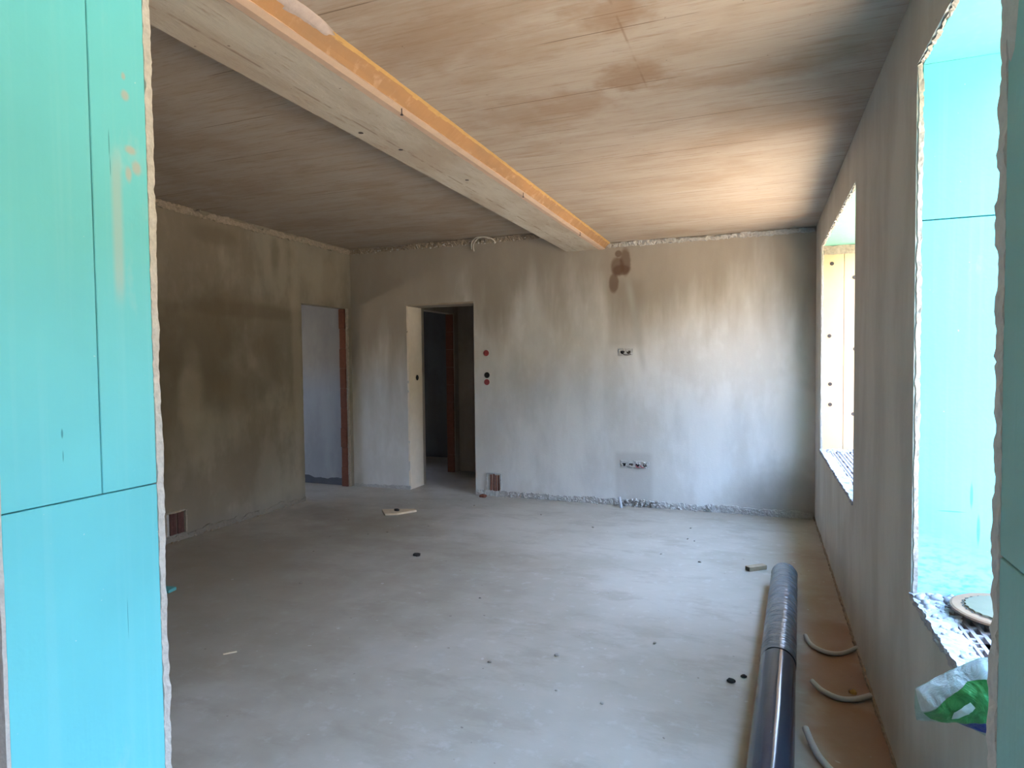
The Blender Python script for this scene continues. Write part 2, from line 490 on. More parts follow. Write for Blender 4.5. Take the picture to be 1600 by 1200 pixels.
def rough_bar(A, B, u, v, wu, wv, step=0.02, jit=0.006, seed=0, nu=3, nv=2, scale=14.0, lump=0.0):
    """bar from A to B whose section spans wu along u and wv along v; surface broken up by noise"""
    A, B, u, v = Vector(A), Vector(B), Vector(u), Vector(v)
    L = (B - A).length
    n = max(2, int(L / step))
    ring = [(i / nu, 0) for i in range(nu)] + [(1, j / nv) for j in range(nv)] + \
           [(1 - i / nu, 1) for i in range(nu)] + [(0, 1 - j / nv) for j in range(nv)]
    bm = bmesh.new()
    rows = []
    for k in range(n + 1):
        t = k / n
        p = A.lerp(B, t)
        lm = 1 + lump * (noise.noise(p * 3.3 + Vector((seed, 0, 0))) + 0.6 * noise.noise(p * 11 + Vector((0, seed, 0))))
        row = []
        for a, b in ring:
            q = p + u * (wu * a * (lm if a else 1)) + v * (wv * b * (lm if b else 1))
            d = noise.noise_vector(q * scale + Vector((seed * 1.3, seed, 0))) * jit + \
                noise.noise_vector(q * scale * 4 + Vector((0, seed, 5))) * jit * 0.6
            row.append(bm.verts.new(q + d))
        rows.append(row)
    m = len(ring)
    for k in range(n):
        for i in range(m):
            bm.faces.new((rows[k][i], rows[k][(i + 1) % m], rows[k + 1][(i + 1) % m], rows[k + 1][i]))
    bm.faces.new(rows[0][::-1])
    bm.faces.new(rows[-1])
    return bm


def add_pebble(bm, c, r, rnd, flat=0.7):
    mtx = Matrix.Translation(Vector(c)) @ Matrix.Rotation(rnd.uniform(0, 6.3), 4, 'Z') @ \
        Matrix.Diagonal((r * rnd.uniform(0.7, 1.4), r * rnd.uniform(0.6, 1.1), r * flat * rnd.uniform(0.7, 1.2), 1))
    res = bmesh.ops.create_icosphere(bm, subdivisions=1, radius=1, matrix=mtx)
    for q in res['verts']:
        q.co += Vector((rnd.uniform(-1, 1), rnd.uniform(-1, 1), rnd.uniform(-1, 1))) * r * 0.22


def tube(pts, r, segs=10, cap=True, rings=0, ring_amp=0.0):
    """round tube along a smooth curve through pts; ring_amp corrugates it"""
    P = [Vector(p) for p in pts]
    out = []
    n = 14
    for i in range(len(P) - 1):
        p0 = P[max(i - 1, 0)]
        p1, p2 = P[i], P[i + 1]
        p3 = P[min(i + 2, len(P) - 1)]
        for k in range(n):
            t = k / n
            out.append(0.5 * ((2 * p1) + (p2 - p0) * t + (2 * p0 - 5 * p1 + 4 * p2 - p3) * t * t + (3 * p1 - p0 - 3 * p2 + p3) * t ** 3))
    out.append(P[-1])
    bm = bmesh.new()
    rows = []
    for i, p in enumerate(out):
        d = (out[min(i + 1, len(out) - 1)] - out[max(i - 1, 0)]).normalized()
        a = d.cross(Vector((0, 0, 1)))
        if a.length < 1e-3:
            a = Vector((1, 0, 0))
        a.normalize()
        b = d.cross(a)
        rr = r * (1 + (ring_amp if i % 2 else 0))
        rows.append([bm.verts.new(p + (a * math.cos(2 * math.pi * j / segs) + b * math.sin(2 * math.pi * j / segs)) * rr) for j in range(segs)])
    for i in range(len(rows) - 1):
        for j in range(segs):
            bm.faces.new((rows[i][j], rows[i][(j + 1) % segs], rows[i + 1][(j + 1) % segs], rows[i + 1][j]))
    if cap:
        bm.faces.new(rows[0][::-1])
        bm.faces.new(rows[-1])
    return bm


def lathe(bm, prof, c, axis='Z', segs=24):
    """prof: list of (radius, height)"""
    rows = []
    c = Vector(c)
    for r, h in prof:
        row = []
        for j in range(segs):
            a = 2 * math.pi * j / segs
            p = {'Z': Vector((r * math.cos(a), r * math.sin(a), h)), 'Y': Vector((r * math.cos(a), h, r * math.sin(a))),
                 'X': Vector((h, r * math.cos(a), r * math.sin(a)))}[axis]
            row.append(bm.verts.new(c + p))
        rows.append(row)
    for i in range(len(rows) - 1):
        for j in range(segs):
            bm.faces.new((rows[i][j], rows[i][(j + 1) % segs], rows[i + 1][(j + 1) % segs], rows[i + 1][j]))
    bm.faces.new(rows[0][::-1])
    bm.faces.new(rows[-1])


# ================================================================== THE SETTING
# floor: one slab through room, hall and side rooms
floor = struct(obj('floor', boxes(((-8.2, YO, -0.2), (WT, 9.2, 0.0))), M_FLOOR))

# ceiling: right slab, and the left one 17 cm higher
ceiling = struct(obj('ceiling', boxes(((-1.955, YO, ZR), (WT, D + 0.31, ZR + 0.35))), M_CEIL))
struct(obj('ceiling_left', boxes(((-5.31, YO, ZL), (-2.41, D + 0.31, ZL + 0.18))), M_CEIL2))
struct(obj('ceiling_hall', boxes(((-4.52, D + 0.31, 2.75), (-2.4, 9.2, 2.95))), M_CEIL2))
struct(obj('ceiling_side', boxes(((-8.2, 2.4, 2.75), (-5.31, D + 0.1, 2.95)), ((-8.2, D + 0.1, 2.75), (-4.52, 9.2, 2.95))), M_CEIL2))

# back wall with doorway 2
DX0, DX1, DZ = -4.385, -3.525, 2.193
WB = D + 0.31
wall_back = struct(obj('wall_back', boxes(((XL - 0.12, D, 0), (DX0, WB, 3.0)), ((DX1, D, 0), (WT, WB, 3.0)), ((DX0, D, DZ), (DX1, WB, 3.0))), M_BACK))

# left wall with doorway 1
LY0, LY1, LZ = 5.67, 6.50, 2.19
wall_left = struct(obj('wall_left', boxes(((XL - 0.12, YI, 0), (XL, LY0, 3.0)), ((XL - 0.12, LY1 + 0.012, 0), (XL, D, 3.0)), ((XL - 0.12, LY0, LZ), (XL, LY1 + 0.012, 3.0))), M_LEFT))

# right wall with two windows
def wall_with_holes(holes, x0, x1, y0, y1, z0, z1, sill, head, lip=0):
    bs = []
    y = y0
    for a, b in holes:
        bs.append(((x0, y, z0), (x1, a, z1)))
        bs.append(((x0, a, z0), (x1, b, sill)))
        bs.append(((x0, a + lip, sill), (x0 + 0.06, b - lip, sill + 0.095)))
        bs.append(((x0, a, head), (x1, b, z1)))
        if lip:
            bs.append(((x0, b - lip + 0.004, sill + 0.09), (x0 + 0.012, b, head)))
            bs.append(((x0, b - lip, sill), (x0 + 0.012, b, sill + 0.09)))
            bs.append(((x0, a, sill), (x0 + 0.012, a + lip - 0.004, head)))
            bs.append(((x0, a + lip - 0.004, sill), (x0 + 0.012, a + lip, sill + 0.09)))
            bs.append(((x0, a + lip - 0.004, head - lip + 0.004), (x0 + 0.012, b - lip + 0.004, head)))
        y = b
    bs.append(((x0, y, z0), (x1, y1, z1)))
    return boxes(*bs)


BT = 0.05   # foam board thickness
wall_right = struct(obj('wall_right', wall_with_holes([(W1[0] - BT, W1[1] + BT), (W2[0] - BT, W2[1] + BT)], 0, WT, YI, D, 0, ZR, SILL - 0.11, HEAD + BT, BT), M_RIGHT))

# front wall (house front) round the opening the camera looks through
wall_front = struct(obj('wall_front', boxes(((XL - 0.12, YO, 0), (JL - BT, YI, 3.0)), ((JR + BT, YO, 0), (WT, YI, 2.75)), ((JL - BT, YO, 2.48 + BT), (JR + BT, YI, 2.75))), M_FRONT))
# the boards that line its reveals
ZJ = 1.222
gap = 0.0015
for a, b in (((JL - BT, YO + 0.008, 0.0), (JL, YI - 0.020, ZJ - gap)),
             ((JL - BT, YO + 0.008, ZJ + gap), (JL, 1.0335, 2.48)),
             ((JL - BT, 1.0335 + gap * 2, ZJ + gap), (JL, YI - 0.020, 2.48)),
             ((JR, YO + 0.008, 0.0), (JR + BT, YI - 0.032, ZJ - gap)),
             ((JR, YO + 0.008, ZJ + gap), (JR + BT, YI - 0.032, 2.48)),
             ((JL - BT, YO, 2.48), (JR + BT, YI, 2.48 + BT))):
    obj('insulation_board', boxes((a, b, 0.0015)), M_XPSR if a[0] == JR else M_XPS, wall_front)
obj('plaster_edge', rough_bar((JL + 0.002, YI - 0.0205, 0), (JL + 0.002, YI - 0.0205, 2.48), (-1, 0, 0), (0, 1, 0), 0.05, 0.0185, 0.010, 0.0032, 1, 2, 3, 30, 0.22), M_EDGE, wall_front)
obj('plaster_edge', rough_bar((JR - 0.0015, YI - 0.034, 0), (JR - 0.0015, YI - 0.034, 2.48), (1, 0, 0), (0, 1, 0), 0.05, 0.032, 0.010, 0.0045, 4, 2, 3, 26, 0.28), M_CEMENT, wall_front)
obj('plaster_edge', rough_bar((JL + 0.001, YO, 0), (JL + 0.001, YO, 2.48), (-1, 0, 0), (0, 1, 0), 0.06, 0.008, 0.03, 0.0015, 7), M_EDGE, wall_front)
# cement daub on the right reveal's edge
bm = bmesh.new()
lathe(bm, [(0.001, -0.006), (0.7, -0.005), (1.0, 0.0), (0.6, 0.004)], (0, 0, 0), 'X', 16)
for v in bm.verts:
    v.co = Vector((JR + v.co.x, YI - 0.045 + v.co.y * 0.034, 2.12 + v.co.z * 0.16)) + noise.noise_vector(v.co * 30) * 0.003
obj('cement_daub', bm, M_CEMENT, wall_front)
# clay blocks of the outer face, left of the opening
for k in range(8):
    for j in range(3):
        x1 = JL - 0.055 - j * 0.40 - (0.2 if k % 2 else 0)
        if k % 2 and j == 0:
            obj('brick', boxes(((JL - 0.245, YO - 0.012, k * 0.31 + 0.006), (JL - 0.055, YO + 0.05, k * 0.31 + 0.304), 0.003)), M_BRICK, wall_front)
        obj('brick', boxes(((x1 - 0.39, YO - 0.012, k * 0.31 + 0.006), (x1, YO + 0.05, k * 0.31 + 0.304), 0.003)), M_BRICK, wall_front)


# windows: foam-lined openings, no frames fitted yet
def window(idx, y0, y1, xps_mats, far_boards, seed):
    root = struct(empty('window_%d' % idx, (0.2, (y0 + y1) / 2, SILL)))
    x0 = 0.016
    # soffit
    obj('insulation_board', boxes(((x0, y0 - BT, HEAD), (WT, y1 + BT, HEAD + BT), 0.0015)), xps_mats[0], root)
    # near reveal
    obj('insulation_board', boxes(((x0, y0 - BT, SILL - 0.02), (WT, y0, 1.974), 0.0015)), xps_mats[1], root)
    obj('insulation_board', boxes(((x0, y0 - BT, 1.978), (WT, y0, HEAD), 0.0015)), xps_mats[1], root)
    for a, b, mt in far_boards:
        obj('insulation_board', boxes((a, b, 0.0015)), mt, root)
    # ragged plaster edges on the room side
    obj('plaster_edge', rough_bar((0.005, y1 - 0.002, SILL - 0.03), (0.005, y1 - 0.002, HEAD + 0.01), (1, 0, 0), (0, 1, 0), 0.013, 0.055, 0.010, 0.0035, seed, 2, 3, 30, 0.25), M_WEDGE, root)
    obj('plaster_edge', rough_bar((0.005, y0 + 0.002, SILL - 0.03), (0.005, y0 + 0.002, HEAD + 0.01), (1, 0, 0), (0, -1, 0), 0.013, 0.055, 0.010, 0.0035, seed + 1, 2, 3, 30, 0.25), M_WEDGE, root)
    obj('plaster_edge', rough_bar((0.005, y0 - 0.02, HEAD - 0.002), (0.005, y1 + 0.02, HEAD - 0.002), (1, 0, 0), (0, 0, 1), 0.013, 0.055, 0.009, 0.0075, seed + 2, 2, 3, 34, 0.3), M_WEDGE, root)
    # mortar bed along the room edge of the sill
    e = obj('sill_mortar', rough_bar((-0.003, y0 - 0.005, SILL - 0.024), (-0.003, y1 + 0.005, SILL - 0.024), (1, 0, 0), (0, 0, 1), 0.070, 0.026, 0.010, 0.008, seed + 3, 5, 4, 24, 0.10), M_WHITE, root)
    # hollow clay blocks with slots open at the top
    y = y0 - 0.02
    k = 0
    while y < y1 + 0.015:
        ye = min(y + 0.247, y1 + 0.03)
        bm = bmesh.new()
        n = 13
        pitch = (WT - 0.075) / n
        xs = 0.072
        box(bm, (xs, y, SILL - 0.105), (WT, ye, SILL - 0.085))
        for i in range(n + 1):
            cx = xs + i * pitch
            wd = 0.0055 if i % 4 else 0.008
            box(bm, (max(xs, cx - wd), y, SILL - 0.09), (min(WT, cx + wd), ye, SILL))
        for i in range(n):
            ya = y + (0.0 if i % 2 else 0.031)
            box(bm, (xs + i * pitch + 0.004, y, SILL - 0.09), (xs + (i + 1) * pitch - 0.004, y + 0.006, SILL - 0.0008))
            while ya < ye:
                box(bm, (xs + i * pitch + 0.004, max(y, ya - 0.006), SILL - 0.09), (xs + (i + 1) * pitch - 0.004, min(ye, ya + 0.006), SILL - 0.0008))
                ya += 0.062
        o = obj('hollow_block', bm, M_SILL, root)
        y = ye + 0.004
        k += 1
    return root


win_1 = window(1, W1[0], W1[1], (M_XPS, M_XPS), [
    ((0.016, W1[1], SILL - 0.02), (WT, W1[1] + BT, 1.972), M_XPSD),
    ((0.016, W1[1], 1.976), (WT, W1[1] + BT, HEAD), M_XPS)], 11)
win_2 = window(2, W2[0], W2[1], (M_XPSG, M_XPS), [
    ((0.016, W2[1], SILL - 0.02), (0.172, W2[1] + BT, 2.405), M_PEACHB),
    ((0.175, W2[1], SILL - 0.02), (WT, W2[1] + BT, 2.405), M_PEACHB)], 21)
# mortar band above the peach boards, anchors with dark heads, mortar lumps on the sills
obj('mortar_band', rough_bar((0.02, W2[1] - 0.004, 2.40), (WT, W2[1] - 0.004, 2.40), (0, 1, 0), (0, 0, 1), 0.05, 0.075, 0.02, 0.005, 31), M_CRUSTD, win_2)
M_PLUG = simple('dark_plug', (0.06, 0.05, 0.045), 0.6, 0.2, 40)
for x, z in ((0.081, 2.324), (0.065, 1.713), (0.073, 1.303), (0.074, 1.128), (0.25, 2.2), (0.26, 1.6), (0.25, 1.05)):
    bm = bmesh.new()
    lathe(bm, [(0.013, 0.004), (0.016, 0.0), (0.016, -0.003), (0.007, -0.004), (0.006, -0.001)], (x, W2[1], z), 'Y', 14)
    obj('anchor', bm, M_PLUG, win_2)
rnd = random.Random(5)
bm = bmesh.new()
for k in range(46):
    a = rnd.random()
    add_pebble(bm, (rnd.uniform(0.01, 0.15), W1[1] - abs(rnd.gauss(0, 0.13)) - 0.01, SILL + 0.004), rnd.uniform(0.006, 0.019), rnd)
for k in range(26):
    add_pebble(bm, (rnd.uniform(0.005, 0.07), rnd.uniform(W1[0] + 0.05, W1[1]), SILL + 0.002), rnd.uniform(0.004, 0.011), rnd)
o = obj('mortar_lumps', bm, M_WHITE, win_1, True)
o['kind'] = 'stuff'
bm = bmesh.new()
for k in range(50):
    add_pebble(bm, (rnd.uniform(0.06, 0.30), W2[1] - abs(rnd.gauss(0, 0.07)) - 0.005, SILL + 0.003), rnd.uniform(0.008, 0.028), rnd)
o = obj('mortar_lumps', bm, M_WHITE, win_2, True)
o['kind'] = 'stuff'

# the doorway in the left wall: bare clay blocks in its far reveal
door_1 = struct(empty('door_1', (XL - 0.06, (LY0 + LY1) / 2, 0)))
for k in range(9):
    z0 = k * 0.243
    obj('brick', boxes(((XL - 0.118 + 0.004 * (k % 2), LY1 - 0.012 + 0.004 * math.sin(k * 2.1), z0 + 0.0015), (XL - 0.022 - 0.006 * (k % 3), LY1 + 0.03, z0 + 0.2415), 0.004)), M_BRICK, door_1)
obj('plaster_edge', rough_bar((XL - 0.022, LY1 - 0.006, 0), (XL - 0.022, LY1 - 0.006, LZ), (1, 0, 0), (0, 1, 0), 0.023, 0.03, 0.02, 0.003, 41), M_CRUSTD, door_1)
obj('plaster_edge', rough_bar((XL + 0.001, LY0 - 0.03, 0), (XL + 0.001, LY0 - 0.03, LZ), (-1, 0, 0), (0, 1, 0), 0.05, 0.032, 0.03, 0.002, 43), M_LEFT, door_1)

# doorway 2 in the back wall: pale plastered reveal on its left
door_2 = struct(empty('door_2', ((DX0 + DX1) / 2, D + 0.15, 0)))
obj('reveal', rough_bar((DX0 - 0.02, D - 0.001, 0), (DX0 - 0.02, D - 0.001, DZ), (1, 0, 0), (0, 1, 0), 0.023, 0.315, 0.03, 0.0025, 51, 2, 6, 6), M_REVEAL, door_2)
obj('reveal', rough_bar((DX0, D - 0.001, DZ - 0.002), (DX1, D - 0.001, DZ - 0.002), (0, 0, 1), (0, 1, 0), 0.02, 0.315, 0.04, 0.002, 53, 2, 6, 6), M_HALL, door_2)

# hall behind doorway 2: its left side holds doorway 3 (bare clay reveal, dark room behind)
HX = -4.40
HY0, HY1, HZ = 6.985, 7.81, 2.18
struct(obj('wall_hall_left', boxes(((HX - 0.12, WB, 0), (HX, HY0, 2.75)), ((HX - 0.12, HY1 + 0.01, 0), (HX, 8.05, 2.75)), ((HX - 0.12, HY0, HZ), (HX, HY1 + 0.01, 2.75))), M_HALL))
struct(obj('wall_hall_back', boxes(((HX - 0.12, 7.95, 0), (-2.4, 8.07, 2.75))), M_HALL))
struct(obj('wall_hall_right', boxes(((-2.6, WB, 0), (-2.48, 7.95, 2.75))), M_HALL))
door_3 = struct(empty('door_3', (HX - 0.06, (HY0 + HY1) / 2, 0)))
for k in range(9):
    z0 = k * 0.242
    obj('brick', boxes(((HX - 0.118, HY1 - 0.01 + 0.004 * math.sin(k * 1.7), z0 + 0.0015), (HX - 0.012, HY1 + 0.03, z0 + 0.2405), 0.004)), M_BRICK, door_3)

# side room behind doorway 1 and the dark room behind doorway 3
SY = 6.56
wall_side_back = struct(obj('wall_side_back', boxes(((-8.1, SY, 0), (XL - 0.12, SY + 0.12, 2.75))), M_SIDE))
obj('broken_edge', rough_bar((-7.9, SY - 0.012, -0.01), (XL - 0.13, SY - 0.012, -0.01), (0, 1, 0), (0, 0, 1), 0.014, 0.09, 0.03, 0.008, 81, 1, 3, 18, 0.3), M_DARK, wall_side_back)
struct(obj('wall_side_left', boxes(((-8.1, 2.5, 0), (-8.0, 3.7, 2.75)), ((-8.1, 5.6, 0), (-8.0, SY, 2.75)), ((-8.1, 3.7, 0), (-8.0, 5.6, 1.1)), ((-8.1, 3.7, 1.5), (-8.0, 5.6, 2.75))), M_SIDE))
struct(obj('wall_side_front', boxes(((-8.1, 2.4, 0), (XL - 0.12, 2.5, 2.75))), M_SIDE))
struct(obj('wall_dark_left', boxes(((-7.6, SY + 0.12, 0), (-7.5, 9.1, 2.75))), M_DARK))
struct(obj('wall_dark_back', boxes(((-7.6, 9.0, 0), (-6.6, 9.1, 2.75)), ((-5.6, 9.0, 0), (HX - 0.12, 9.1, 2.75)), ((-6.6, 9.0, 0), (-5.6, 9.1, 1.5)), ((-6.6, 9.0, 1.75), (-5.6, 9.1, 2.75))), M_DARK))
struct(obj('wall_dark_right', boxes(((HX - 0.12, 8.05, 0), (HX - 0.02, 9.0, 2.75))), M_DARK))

# crumbling joints: wall tops and wall foot
obj('broken_edge', rough_bar((XL, D - 0.016, ZL - 0.062), (-2.43, D - 0.016, ZL - 0.062), (0, 1, 0), (0, 0, 1), 0.018, 0.046, 0.011, 0.014, 61, 1, 3, 30, 0.5), M_CRUSTD, wall_back)
obj('broken_edge', rough_bar((-2.0, D - 0.016, ZR - 0.05), (-0.02, D - 0.016, ZR - 0.05), (0, 1, 0), (0, 0, 1), 0.018, 0.042, 0.011, 0.012, 62, 1, 3, 30, 0.5), M_CRUST, wall_back)
obj('broken_edge', rough_bar((XL + 0.016, YI, ZL - 0.068), (XL + 0.016, D, ZL - 0.068), (-1, 0, 0), (0, 0, 1), 0.018, 0.05, 0.013, 0.015, 63, 1, 3, 26, 0.6), M_CRUSTD, wall_left)
obj('broken_edge', rough_bar((-3.5, D - 0.016, -0.01), (-0.02, D - 0.016, -0.01), (0, 1, 0), (0, 0, 1), 0.018, 0.075, 0.010, 0.011, 64, 1, 5, 30, 0.3), M_CRUST, wall_back)
obj('broken_edge', rough_bar((XL + 0.01, D - 0.012, -0.01), (DX0, D - 0.012, -0.01), (0, 1, 0), (0, 0, 1), 0.014, 0.05, 0.012, 0.008, 65, 1, 3, 26, 0.3), M_CRUST, wall_back)
obj('broken_edge', rough_bar((XL + 0.012, YI, -0.01), (XL + 0.012, LY0, -0.01), (-1, 0, 0), (0, 0, 1), 0.014, 0.06, 0.014, 0.010, 66, 1, 3, 22, 0.5), M_LEFT, wall_left)
obj('broken_edge', rough_bar((-0.008, YI, -0.01), (-0.008, D, -0.01), (1, 0, 0), (0, 0, 1), 0.012, 0.03, 0.016, 0.007, 67, 1, 3, 22, 0.4), M_CRUSTD, wall_right)
bm = bmesh.new()
rnd = random.Random(9)
for k in range(150):
    x = rnd.uniform(-3.3, -0.2)
    add_pebble(bm, (x, D - 0.018 - abs(rnd.gauss(0, 0.016)), rnd.uniform(0.0, 0.05)), rnd.uniform(0.005, 0.014), rnd)
for k in range(80):
    add_pebble(bm, (rnd.uniform(-1.85, -1.45), D - 0.02 - abs(rnd.gauss(0, 0.02)), rnd.uniform(0.0, 0.075)), rnd.uniform(0.008, 0.020), rnd)
for k in range(70):
    add_pebble(bm, (rnd.uniform(XL + 0.05, -2.5), D - 0.012, ZL - rnd.uniform(0.02, 0.07)), rnd.uniform(0.006, 0.016), rnd)
o = obj('plaster_crumbs', bm, M_CRUST, wall_back, True)
o['kind'] = 'stuff'
bm = bmesh.new()
for k in range(70):
    add_pebble(bm, (XL + 0.014, rnd.uniform(1.6, 6.4), ZL - rnd.uniform(0.01, 0.06)), rnd.uniform(0.006, 0.016), rnd)
for k in range(60):
    add_pebble(bm, (XL + 0.015 + abs(rnd.gauss(0, 0.012)), rnd.uniform(1.6, 5.65), 0.006), rnd.uniform(0.006, 0.016), rnd)
o = obj('plaster_crumbs', bm, M_CRUSTD, wall_left, True)
o['kind'] = 'stuff'

# chases broken open at the foot of the walls: clay ribs showing
def niche(axis, at, c, wd, z0, z1, parent, seed):
    rnd = random.Random(seed)
    bs = []
    n = 5
    for i in range(n):
        a = c - wd / 2 + wd * i / n
        b = a + wd / n - 0.006
        dep = 0.004 + 0.006 * (i % 2)
        if axis == 'Y':
            bs.append(((a, at - dep, z0), (b, at + 0.01, z1 - rnd.uniform(0, 0.012))))
        else:
            bs.append(((at - 0.01, a, z0), (at + dep, b, z1 - rnd.uniform(0, 0.012))))
    for k, b in enumerate(bs):
        obj('clay_rib', boxes((b[0], b[1], 0.002)), (M_BRICKD if axis == 'Y' else M_BRICKX) if k not in (0,) else M_CRUST, parent)
    for s in (-1, 1):
        e = c + s * (wd / 2 + 0.008)
        if axis == 'Y':
            bm = rough_bar((e - 0.008, at - 0.016, z0), (e - 0.008, at - 0.016, z1 + 0.008), (1, 0, 0), (0, 1, 0), 0.016, 0.018, 0.012, 0.005, seed + s)
        else:
            bm = rough_bar((at + 0.016, e - 0.008, z0), (at + 0.016, e - 0.008, z1 + 0.008), (-1, 0, 0), (0, 1, 0), 0.018, 0.016, 0.012, 0.005, seed + s)
        obj('broken_edge', bm, M_CRUST if axis == 'Y' else M_CRUSTD, parent)
    if axis == 'Y':
        bm = rough_bar((c - wd / 2, at - 0.018, z1), (c + wd / 2, at - 0.018, z1), (0, 1, 0), (0, 0, 1), 0.02, 0.014, 0.012, 0.004, seed + 5)
    else:
        bm = rough_bar((at + 0.018, c - wd / 2, z1), (at + 0.018, c + wd / 2, z1), (-1, 0, 0), (0, 0, 1), 0.02, 0.014, 0.012, 0.004, seed + 5)
    obj('broken_edge', bm, M_CRUST if axis == 'Y' else M_CRUSTD, parent)


niche('Y', D, -3.295, 0.155, 0.03, 0.25, wall_back, 71)
niche('X', XL, 3.99, 0.19, 0.06, 0.25, wall_left, 75)

# ------------------------------------------------------------------ beam
beam = tag(empty('concrete_beam', (-2.2, (YI + D) / 2, 2.69)), 'long grey concrete beam under the ceiling with an orange foam strip on its right side', 'beam')


def prism_y(prof, y0, y1):
    bm = bmesh.new()
    a = [bm.verts.new((x, y0, z)) for x, z in prof]
    b = [bm.verts.new((x, y1, z)) for x, z in prof]
    n = len(prof)
    for i in range(n):
        bm.faces.new((a[i], a[(i + 1) % n], b[(i + 1) % n], b[i]))
    bm.faces.new(a[::-1])
    bm.faces.new(b)
    return bm


obj('body', prism_y([(-2.42, 3.0), (-2.42, 2.694), (-2.416, 2.69), (-2.03, 2.69), (-1.96, 2.74), (-1.96, 3.0)], YI, D), M_BEAM, beam)


def strip(prof, y0, y1, step, jit, seed, edge):
    """ragged skin along Y over a profile of (x,z) points; edge: how much the first/last row wanders"""
    bm = bmesh.new()
    n = int((y1 - y0) / step)
    rows = []
    for k in range(n + 1):
        y = y0 + (y1 - y0) * k / n
        row = []
        for i, (x, z) in enumerate(prof):
            e = edge if i in (0, len(prof) - 1) else 0
            wv = noise.noise(Vector((y * 2.2, seed, i))) * e + noise.noise(Vector((y * 11, seed, i))) * e * 0.45
            q = Vector((x + wv, y, z))
            row.append(bm.verts.new(q + noise.noise_vector(q * 17 + Vector((seed, 0, 0))) * jit))
        rows.append(row)
    m = len(prof)
    for k in range(n):
        for i in range(m):
            j = (i + 1) % m
            bm.faces.new((rows[k][i], rows[k][j], rows[k + 1][j], rows[k + 1][i]))
    bm.faces.new(rows[0][::-1])
    bm.faces.new(rows[-1])
    return bm


obj('cement_strip', strip([(-2.068, 2.688), (-2.03, 2.684), (-1.998, 2.690), (-2.004, 2.70), (-2.05, 2.70)], YI, D, 0.03, 0.001, 3, 0.006), M_PEACH, beam)
obj('foam_strip', strip([(-2.004, 2.6935), (-1.985, 2.7105), (-1.952, 2.7395), (-1.955, 2.76), (-2.01, 2.70)], YI, D, 0.03, 0.003, 5, 0.010), M_FOAM, beam)
obj('foam_edge', strip([(-1.956, 2.7365), (-1.948, 2.7435), (-1.941, 2.7485), (-1.947, 2.756), (-1.956, 2.75)], YI, D, 0.02, 0.003, 8, 0.004), M_FOAMY, beam)
# grey mortar over the foam at its near end
bm = bmesh.new()
lathe(bm, [(0.001, -1.0), (0.75, -0.8), (1.0, 0.0), (0.6, 0.3)], (0, 0, 0), 'Z', 18)
for v in bm.verts:
    v.co = Vector((-1.955 + v.co.x * 0.035 - v.co.z * 0.0, 1.83 + v.co.y * 0.17, 2.742 + v.co.x * 0.016 + v.co.z * 0.012)) + noise.noise_vector(v.co * 4) * 0.004
obj('mortar_patch', bm, M_PATCH, beam, True)
M_NAIL = simple('dark_steel', (0.06, 0.05, 0.05), 0.5, 0.2, 50)
for y in (2.56, 4.15, 5.62):
    bm = bmesh.new()
    lathe(bm, [(0.0025, 0.0), (0.0025, 0.034), (0.001, 0.036)], (-2.006, y, 2.660), 'Z', 8)
    lathe(bm, [(0.007, -0.002), (0.007, 0.001)], (-2.006, y, 2.660), 'Z', 10)
    obj('nail', bm, M_NAIL, beam)
for x, y in ((-2.31, 3.05), (-2.23, 3.72), (-2.36, 2.75)):
    bm = bmesh.new()
    lathe(bm, [(0.012, 0.003), (0.013, -0.0015), (0.006, -0.002)], (x, y, 2.69), 'Z', 10)
    obj('plug', bm, M_PLUG, beam)

# ------------------------------------------------------------------ loop of wire hanging at the wall top
M_WIRE = simple('pale_wire', (0.62, 0.58, 0.52), 0.6, 0.1, 40)
t = tag(empty('wire_loop', (-3.35, D - 0.03, 2.90)), 'pale loop of wire hanging from the broken joint above the back doorway', 'wire')
obj('strand', tube([(-3.505, D - 0.012, 2.775), (-3.49, D - 0.05, 2.85), (-3.42, D - 0.07, 2.905), (-3.34, D - 0.07, 2.912), (-3.27, D - 0.05, 2.89), (-3.24, D - 0.012, 2.86)], 0.006, 7), M_WIRE, t, True)
obj('strand', tube([(-3.535, D - 0.012, 2.80), (-3.51, D - 0.055, 2.87), (-3.44, D - 0.075, 2.912), (-3.36, D - 0.06, 2.914), (-3.31, D - 0.012, 2.90)], 0.006, 7), M_WIRE, t, True)

# ------------------------------------------------------------------ socket boxes
M_RED = simple('red_box_lid', (0.36, 0.07, 0.075), 0.5, 0.2, 60)
M_BLACK = simple('black_box_inside', (0.012, 0.012, 0.014), 0.5, 0.1, 60)
M_WPL = simple('white_gypsum', (0.66, 0.65, 0.63), 0.8, 0.12, 40)


M_GYP = simple('grey_gypsum', (0.50, 0.49, 0.475), 0.9, 0.15, 40)


